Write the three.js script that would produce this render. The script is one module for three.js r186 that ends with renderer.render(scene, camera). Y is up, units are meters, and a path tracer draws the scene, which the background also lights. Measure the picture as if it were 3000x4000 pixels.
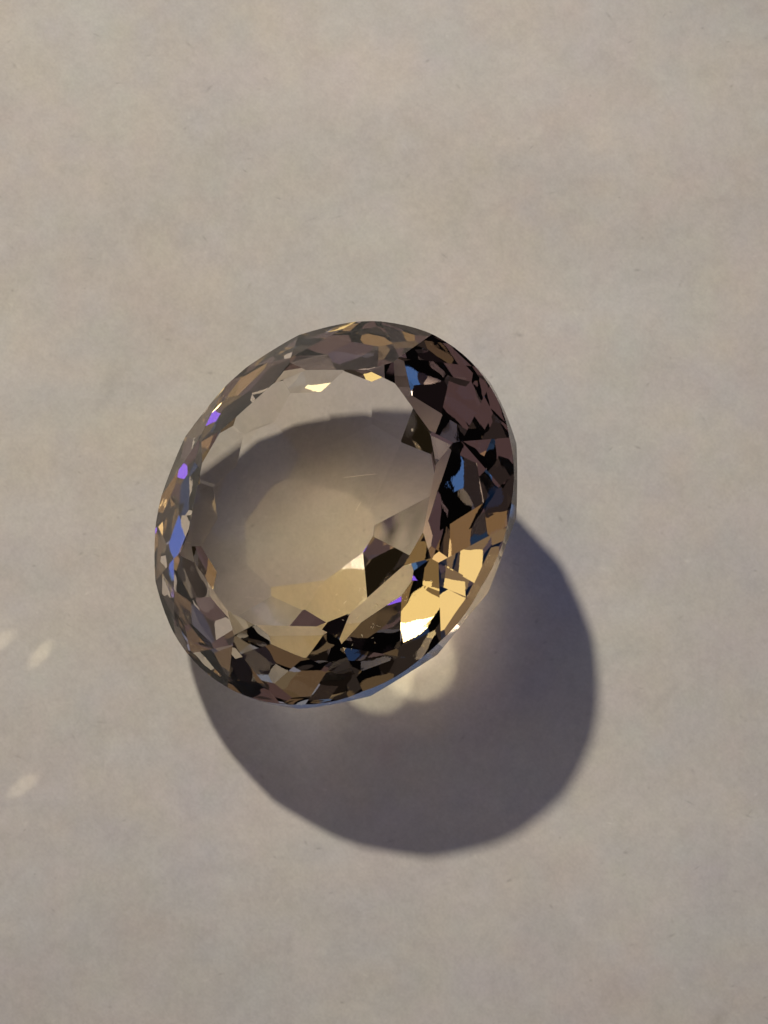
import * as THREE from 'three';

// ---------- camera (all lengths in metres; the stone is about 14 mm across) ----------
const scene = new THREE.Scene();
const MM = 0.001, PX = 14 / 1564;                       // millimetres per photograph pixel
const PHI = 14.5 * Math.PI / 180, DIST = 140;
const camera = new THREE.PerspectiveCamera(2 * Math.atan(2000 * PX / DIST) * 180 / Math.PI, 0.75, 0.01, 20);
camera.position.set(0, DIST * Math.cos(PHI) * MM, DIST * Math.sin(PHI) * MM);
camera.up.set(0, 1, 0);
camera.lookAt(0, 0, 0);
scene.add(camera);

// ---------- light ----------
scene.background = new THREE.Color().setRGB(0.026, 0.0205, 0.0205);
const EL = 49.7 * Math.PI / 180, AZ = 117.6 * Math.PI / 180, LD = 0.29;
const key = new THREE.SpotLight(new THREE.Color().setRGB(1, 0.875, 0.70), 0.175, 0, 10 * Math.PI / 180, 1, 2);
key.name = 'warm_lamp';
key.position.set(LD * Math.cos(EL) * Math.cos(AZ), LD * Math.sin(EL), -LD * Math.cos(EL) * Math.sin(AZ));
key.target.position.set(-0.006, 0, -0.011);
key.castShadow = true; key.shadow.radius = 0.37; key.shadow.mapSize.set(2048, 2048); key.shadow.camera.near = 0.05; key.shadow.camera.far = 2;
scene.add(key, key.target);
function panel(name, [r, g, b], w, h, el, az, dist) {       // a soft lamp facing the stone from that elevation and azimuth (degrees, 90 = beyond the stone)
  const l = new THREE.RectAreaLight(new THREE.Color().setRGB(r, g, b), 1, w, h), e = el * Math.PI / 180, a = az * Math.PI / 180;
  l.name = name; l.position.set(dist * Math.cos(e) * Math.cos(a), dist * Math.sin(e), -dist * Math.cos(e) * Math.sin(a)); l.lookAt(0, 0, 0); scene.add(l);
}
panel('room_glow', [0.120, 0.095, 0.065], 0.60, 0.60, 48, 48, 0.9);
panel('window_light', [0.035, 0.14, 0.40], 0.9, 0.7, 34, 338, 0.9);
panel('evening_sky_light', [0.05, 0.105, 0.235], 0.75, 0.6, 50, 84, 0.9);
panel('lamp_shade_glow', [0.20, 0.130, 0.052], 0.78, 0.54, 58, 158, 0.72);
panel('lamp_shade_core', [0.82, 0.65, 0.30], 0.22, 0.19, 63.5, 158, 0.7);
panel('lamp_bulb', [4.2, 3.6, 2.3], 0.048, 0.044, 68.5, 147.5, 0.68);
panel('amber_glow', [0.085, 0.058, 0.030], 0.46, 0.36, 74, 0, 0.8);
panel('wall_glow', [0.060, 0.036, 0.042], 0.8, 0.7, 52, 250, 0.9);
panel('screen_light', [0.22, 0.62, 2.4], 0.075, 0.07, 52, 17, 0.7);
panel('screen_light', [0.30, 0.14, 1.4], 0.055, 0.05, 83, 222, 0.7);
panel('ceiling_spot', [3.2, 3.1, 3.1], 0.035, 0.028, 58, 305, 0.7);
panel('ceiling_spot', [4.0, 3.9, 3.9], 0.02, 0.016, 43, 336, 0.7);

function beam(px, py, el, az, dist, cd, color = [1, 0.84, 0.55]) {  // light that the stone's facets throw back onto the paper, as narrow warm beams at photograph pixel px, py
  const e = el * Math.PI / 180, a = az * Math.PI / 180, x = (px - 1500) * PX * MM, z = (py - 2000) * PX * MM / Math.cos(PHI);
  const l = new THREE.SpotLight(new THREE.Color().setRGB(...color), cd, 0, 0.00875, 0.25, 2);
  l.name = 'warm_beam'; l.position.set(x + dist * Math.cos(e) * Math.cos(a), dist * Math.sin(e), z - dist * Math.cos(e) * Math.sin(a));
  l.target.position.set(x, 0, z); l.castShadow = true; l.shadow.radius = 0.005; l.shadow.camera.near = 0.005; l.shadow.camera.far = 1;
  scene.add(l, l.target);
}
beam(1452, 2602, 52, 300, 0.170, 0.040);
beam(1612, 2545, 52, 300, 0.178, 0.045);
beam(1560, 2470, 52, 300, 0.150, 0.030);
beam(1600, 2540, 49.7, 117.6, 0.300, 0.42, [1, 0.80, 0.48]);
beam(170, 2552, 24, 230, 0.030, 0.0014);
beam(8, 2505, 24, 215, 0.034, 0.0014);
beam(112, 3052, 24, 218, 0.032, 0.0013);

const renderer = new THREE.WebGLRenderer({ antialias: true });
renderer.toneMapping = THREE.LinearToneMapping;
renderer.toneMappingExposure = 1;
renderer.shadowMap.enabled = true;

// ---------- helpers ----------
let seed = 7;
const rnd = () => { seed = (seed * 1664525 + 1013904223) >>> 0; return seed / 4294967296; };
function tag(o, label, category, kind) { o.userData.label = label; if (category) o.userData.category = category; if (kind) o.userData.kind = kind; return o; }
function lattice(n) { const a = new Float32Array(n * n); for (let i = 0; i < n * n; i++) a[i] = rnd(); return a; }
function noiseField(size, cells, cellsY = cells) {                       // tiling value noise
  const l = lattice(Math.max(cells, cellsY)), out = new Float32Array(size * size), s = (t) => t * t * (3 - 2 * t);
  for (let y = 0; y < size; y++) for (let x = 0; x < size; x++) {
    const fx = x / size * cells, fy = y / size * cellsY, ix = Math.floor(fx), iy = Math.floor(fy), tx = s(fx - ix), ty = s(fy - iy);
    const g = (a, b) => l[((b % cellsY) * cells) + (a % cells)];
    out[y * size + x] = (g(ix, iy) * (1 - tx) + g(ix + 1, iy) * tx) * (1 - ty) + (g(ix, iy + 1) * (1 - tx) + g(ix + 1, iy + 1) * tx) * ty - 0.5;
  }
  return out;
}

// ---------- paper ----------
{
  const N = 2048, SIDE = 60;                               // one tile covers 60 mm
  const oct = [[9, 0.020], [21, 0.022], [47, 0.024], [110, 0.026], [260, 0.030], [600, 0.030], [1024, 0.034]].map(([c, a]) => [noiseField(N, c), a]);
  const bands = [[noiseField(N, 3, 11), 0.034], [noiseField(N, 8, 34), 0.026]];   // long soft bands across the sheet
  const warm = [[13, 0.012], [29, 0.017], [70, 0.017]].map(([c, a]) => [noiseField(N, c), a]);
  const green = [[15, 0.014], [37, 0.018], [90, 0.014]].map(([c, a]) => [noiseField(N, c), a]);
  const speck = new Float32Array(N * N);                    // fibres and specks in the paper
  for (let k = 0; k < 900; k++) {
    const x0 = rnd() * N, y0 = rnd() * N, big = rnd() < 0.035, len = big ? 14 + rnd() * 18 : 1 + rnd() * 5, wid = big ? 4 + rnd() * 5 : 0.9 + rnd() * 1.2, ang = (rnd() - 0.5) * 2.2, amp = (rnd() < 0.7 ? -1 : 0.7) * (big ? 0.10 : 0.07 + rnd() * 0.13);
    const ca = Math.cos(ang), sa = Math.sin(ang), R = Math.ceil(len * 2);
    for (let dy = -R; dy <= R; dy++) for (let dx = -R; dx <= R; dx++) {
      const p = (dx * ca + dy * sa) / len, q = (-dx * sa + dy * ca) / wid, w = Math.exp(-(p * p + q * q) * 1.4);
      if (w > 0.01) speck[((Math.floor(y0 + dy) + N) % N) * N + ((Math.floor(x0 + dx) + N) % N)] += amp * w;
    }
  }
  const data = new Uint8Array(N * N * 4), bump = new Uint8Array(N * N * 4);
  const enc = (v) => Math.max(0, Math.min(255, Math.round(255 * (v <= 0.0031308 ? 12.92 * v : 1.055 * Math.pow(v, 1 / 2.4) - 0.055))));
  for (let i = 0; i < N * N; i++) {
    let l = speck[i], w = 0, g = 0;
    for (const [f, a] of bands) l += 2 * a * f[i];
    for (const [f, a] of oct) l += 2 * f[i] * a;
    for (const [f, a] of warm) w += 2 * f[i] * a;
    for (const [f, a] of green) g += 2 * f[i] * a;
    const b = 0.66 * (1 + l);
    data[4 * i] = enc(b * (1 + w)); data[4 * i + 1] = enc(b * 0.99 * (1 + g * 0.6)); data[4 * i + 2] = enc(b * 0.96 * (1 - w - g * 0.5)); data[4 * i + 3] = 255;
    const h = Math.max(0, Math.min(255, 128 + 700 * (l * 0.6)));
    bump[4 * i] = bump[4 * i + 1] = bump[4 * i + 2] = h; bump[4 * i + 3] = 255;
  }
  const tex = (d, srgb) => { const t = new THREE.DataTexture(d, N, N); t.wrapS = t.wrapT = THREE.RepeatWrapping; t.magFilter = THREE.LinearFilter; t.minFilter = THREE.LinearMipmapLinearFilter; if (srgb) t.colorSpace = THREE.SRGBColorSpace; t.needsUpdate = true; return t; };
  const paperMat = new THREE.MeshStandardMaterial({ map: tex(data, true), bumpMap: tex(bump, false), bumpScale: 0.00002, roughness: 0.95 });
  const geo = new THREE.BoxGeometry(0.21, 0.0004, 0.297);
  const uv = geo.attributes.uv, pos = geo.attributes.position;
  for (let i = 0; i < uv.count; i++) uv.setXY(i, pos.getX(i) / (SIDE * MM), pos.getZ(i) / (SIDE * MM));
  const paper = new THREE.Mesh(geo, paperMat);
  paper.name = 'paper_sheet'; paper.position.y = -0.0002; paper.receiveShadow = true; paper.castShadow = true;
  tag(paper, 'plain off-white sheet of paper lying flat beneath the gemstone', null, 'structure');
  scene.add(paper);
}

// ---------- the stone: a convex solid cut by facet planes ----------
// planes in a round frame: y up along the stone's axis, radius 1 at the girdle; scaled to the oval afterwards
const planes = [];
const R2 = Math.PI / 180;
function facet(part, name, azimuth, angle, r, y, zone) {    // a plane leaning "angle" from level, its outward side towards azimuth, through (r, y)
  const up = part === 'crown' ? 1 : -1, n = new THREE.Vector3(Math.sin(angle * R2) * Math.cos(azimuth * R2), up * Math.cos(angle * R2), Math.sin(angle * R2) * Math.sin(azimuth * R2));
  const p = new THREE.Vector3(r * Math.cos(azimuth * R2), y, r * Math.sin(azimuth * R2));
  planes.push({ part, name, n, d: n.dot(p) });
}
const G = 0.034, HC = 0.31, A = 6.89, B = 6.22, RM = 6.55;
planes.push({ part: 'crown', name: 'table_facet', n: new THREE.Vector3(0, 1, 0), d: HC });
for (let k = 0; k < 8; k++) {
  facet('crown', 'kite_facet', k * 45 + 14, 39, 1.0, G);
  facet('crown', 'star_facet', k * 45 + 36.5, 24, 0.675, HC);
}
for (let k = 0; k < 16; k++) facet('crown', 'upper_girdle_facet', k * 22.5 + 14 + 11.25, 45.5, 0.994, G);
const tiers = [[65, 0.994, -G, 16, 0.5], [52, 0.865, -0.295, 16, 0], [38, 0.69, -0.485, 16, 0.5], [24, 0.40, -0.675, 8, 0]];
for (const [angle, r, y, fold, shift] of tiers) for (let k = 0; k < fold; k++) facet('pavilion', y === -G ? 'lower_girdle_facet' : 'pavilion_facet', (k + shift) * 360 / fold + 14, angle + (rnd() - 0.5) * 0.6, r, y);
const NG = 96;
for (let k = 0; k < NG; k++) { const a = (k + 0.5) * 2 * Math.PI / NG; planes.push({ part: 'girdle', name: 'girdle_band', n: new THREE.Vector3(Math.cos(a), 0, Math.sin(a)), d: Math.cos(Math.PI / NG) }); }

// place of the stone: axis tilted to the left, resting on a facet that lies on the paper
const TILT = 20.9 * R2, TAZ = 176 * R2, ROT = 50.5 * R2, C = new THREE.Vector3(-1.70, 4.85, 1.28);
const nAxis = new THREE.Vector3(Math.sin(TILT) * Math.cos(TAZ), Math.cos(TILT), -Math.sin(TILT) * Math.sin(TAZ));
const e1 = nAxis.clone().cross(new THREE.Vector3(0, 0, -1)).normalize(), e2 = nAxis.clone().cross(e1);
const u = e1.clone().multiplyScalar(Math.cos(ROT)).addScaledVector(e2, Math.sin(ROT)), v = nAxis.clone().cross(u);   // u, v the long and short axes
const stoneMatrix = new THREE.Matrix4().makeBasis(u, nAxis, u.clone().cross(nAxis)).setPosition(C);
{ // the resting plane, brought from the world into the round frame: world y = 0.03 mm
  const inv = stoneMatrix.clone().invert();
  const n = new THREE.Vector3(0, -1, 0).transformDirection(inv), p = new THREE.Vector3(0, 0.03, 0).applyMatrix4(inv);
  const nr = new THREE.Vector3(n.x * A, n.y * RM, n.z * B), pr = new THREE.Vector3(p.x / A, p.y / RM, p.z / B), len = nr.length();
  nr.divideScalar(len);
  planes.push({ part: 'pavilion', name: 'resting_facet', n: nr, d: nr.dot(pr) });
}
function cut() {
  const snap = new Map(), key = (p) => [p.x, p.y, p.z].map((t) => Math.round(t * 2e4)).join();
  return planes.map((pl, i) => {
    const t = Math.abs(pl.n.y) < 0.9 ? new THREE.Vector3(0, 1, 0) : new THREE.Vector3(1, 0, 0), a = t.cross(pl.n).normalize(), b = pl.n.clone().cross(a), o = pl.n.clone().multiplyScalar(pl.d);
    let poly = [[-9, -9], [9, -9], [9, 9], [-9, 9]].map(([s, q]) => o.clone().addScaledVector(a, s).addScaledVector(b, q));
    for (let j = 0; j < planes.length && poly.length; j++) {
      if (j === i) continue;
      const q = planes[j], out = [];
      for (let k = 0; k < poly.length; k++) {
        const P = poly[k], Q = poly[(k + 1) % poly.length], dp = q.n.dot(P) - q.d, dq = q.n.dot(Q) - q.d;
        if (dp <= 1e-9) out.push(P);
        if ((dp < -1e-9 && dq > 1e-9) || (dp > 1e-9 && dq < -1e-9)) out.push(P.clone().lerp(Q, dp / (dp - dq)));
      }
      poly = out;
    }
    const clean = [];
    for (const p of poly) { const k = key(p); if (!snap.has(k)) snap.set(k, p); const s = snap.get(k); if (clean[clean.length - 1] !== s && clean[0] !== s) clean.push(s); }
    return { ...pl, poly: clean };
  }).filter((f) => f.poly.length > 2);
}
const facets = cut();

const gem = new THREE.Group();
gem.name = 'faceted_gemstone';
gem.matrixAutoUpdate = true;
new THREE.Matrix4().copyPosition(stoneMatrix);
gem.quaternion.setFromRotationMatrix(stoneMatrix);
gem.position.copy(C).multiplyScalar(MM);
tag(gem, 'transparent champagne and plum oval cut gemstone resting tilted on the pale paper', 'gemstone');
scene.add(gem);
const polishTex = (() => {                                 // slight unevenness of the polish, one tile per 6 mm
  const n = 256, fields = [[noiseField(n, 4), 0.75], [noiseField(n, 9), 0.25]], d = new Uint8Array(n * n * 4);
  for (let i = 0; i < n * n; i++) { let h = 0; for (const [f, w] of fields) h += f[i] * w; d[4 * i] = d[4 * i + 1] = d[4 * i + 2] = 128 + 250 * h; d[4 * i + 3] = 255; }
  const t = new THREE.DataTexture(d, n, n); t.wrapS = t.wrapT = THREE.RepeatWrapping; t.magFilter = THREE.LinearFilter; t.needsUpdate = true; return t;
})();
const uneven = (m) => { m.bumpMap = polishTex; m.bumpScale = 0.000014; return m; };
const stoneMat = (r, g, b, rough = 0) => new THREE.MeshPhysicalMaterial({ color: new THREE.Color().setRGB(r, g, b), roughness: rough, metalness: 0, transmission: 1, thickness: 0.008, ior: 1.55 });
const clear = stoneMat(0.955, 0.915, 0.855), clearSide = uneven(stoneMat(0.95, 0.915, 0.865)), groundMat = stoneMat(0.85, 0.78, 0.70, 0.12);
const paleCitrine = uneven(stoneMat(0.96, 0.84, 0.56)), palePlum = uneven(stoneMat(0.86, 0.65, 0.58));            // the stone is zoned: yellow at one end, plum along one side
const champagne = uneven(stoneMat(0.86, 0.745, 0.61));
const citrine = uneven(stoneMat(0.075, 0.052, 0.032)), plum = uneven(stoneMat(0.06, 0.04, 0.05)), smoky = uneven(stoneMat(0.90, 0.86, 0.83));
const parts = {};
for (const p of ['crown', 'girdle', 'pavilion']) {
  parts[p] = p === 'girdle' ? null : new THREE.Group();
  if (parts[p]) { parts[p].name = p; gem.add(parts[p]); }
}
const counts = {};
function numbered(name) { const n = counts[name] = (counts[name] ?? -1) + 1; return n ? `${name}_${String(n).padStart(3, '0')}` : name; }
function toMesh(name, list, material, parent) {
  const pos = [], nor = [], uvs = [];
  for (const f of list) {
    const w = f.poly.map((p) => new THREE.Vector3(Math.fround(p.x * A * MM), Math.fround(p.y * RM * MM), Math.fround(p.z * B * MM)));
    const n = new THREE.Vector3(f.n.x / A, f.n.y / RM, f.n.z / B).normalize();
    const ta = new THREE.Vector3(0.3, 1, 0.2).cross(n).normalize(), tb = n.clone().cross(ta), shift = uvs.length * 0.37 + w[0].x * 900;
    for (let k = 1; k + 1 < w.length; k++) {
      const tri = [w[0], w[k], w[k + 1]], c = tri[1].clone().sub(tri[0]).cross(tri[2].clone().sub(tri[0]));
      if (c.dot(n) < 0) tri.reverse();
      for (const q of tri) { pos.push(q.x, q.y, q.z); nor.push(n.x, n.y, n.z); uvs.push(q.dot(ta) / 0.006 + shift, q.dot(tb) / 0.006 + shift * 0.61); }
    }
  }
  const g = new THREE.BufferGeometry();
  g.setAttribute('position', new THREE.Float32BufferAttribute(pos, 3)); g.setAttribute('normal', new THREE.Float32BufferAttribute(nor, 3)); g.setAttribute('uv', new THREE.Float32BufferAttribute(uvs, 2));
  const m = new THREE.Mesh(g, material); m.name = numbered(name); m.castShadow = m.receiveShadow = true; parent.add(m);
  return m;
}
toMesh('girdle', facets.filter((f) => f.part === 'girdle'), groundMat, gem);
for (const f of facets) {
  if (f.part === 'girdle') continue;
  const c = f.poly.reduce((s, p) => s.add(p), new THREE.Vector3()).divideScalar(f.poly.length);
  const w = new THREE.Vector3(c.x * A, c.y * RM, c.z * B).applyMatrix4(stoneMatrix);
  const rx = w.x - C.x, rz = w.z - C.z;
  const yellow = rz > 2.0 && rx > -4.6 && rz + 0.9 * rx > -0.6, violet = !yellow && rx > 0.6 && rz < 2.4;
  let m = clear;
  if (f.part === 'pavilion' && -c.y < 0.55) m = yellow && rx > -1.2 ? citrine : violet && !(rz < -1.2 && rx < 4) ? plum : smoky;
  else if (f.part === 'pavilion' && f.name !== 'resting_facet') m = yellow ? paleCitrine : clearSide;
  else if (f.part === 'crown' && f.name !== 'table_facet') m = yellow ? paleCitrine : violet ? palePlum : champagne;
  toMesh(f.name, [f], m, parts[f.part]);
}

// fine needles and a feathery veil enclosed in the stone
const flawMat = new THREE.MeshStandardMaterial({ color: new THREE.Color().setRGB(0.85, 0.82, 0.76), roughness: 0.4 });
const toStone = stoneMatrix.clone().invert();
function needle(x, y, z, len, wid, turn, tilt) {             // world millimetres
  const g = new THREE.SphereGeometry(1, 10, 6); g.scale(len, wid, wid * 0.5);
  const m = new THREE.Mesh(g, flawMat); m.name = numbered('needle_inclusion');
  m.position.set(x, y, z).applyMatrix4(toStone).multiplyScalar(MM);
  const q = new THREE.Quaternion().setFromEuler(new THREE.Euler(0, turn, tilt)), qs = new THREE.Quaternion().setFromRotationMatrix(stoneMatrix).invert();
  m.quaternion.copy(qs.multiply(q)); m.scale.setScalar(MM); m.castShadow = m.receiveShadow = true; gem.add(m);
}
needle(-0.35, 4.2, 0.15, 0.62, 0.035, 0.07, 0.0);
needle(-0.45, 4.3, 1.25, 0.22, 0.022, 1.05, 0.1);
for (let k = 0; k < 14; k++) needle(-1.35 + rnd() * 1.1, 4.6 + rnd() * 0.5, 4.1 + rnd() * 1.5, 0.03 + rnd() * 0.07, 0.012 + rnd() * 0.02, rnd() * 3, rnd() - 0.5);

renderer.setSize(768, 1024);
renderer.render(scene, camera);
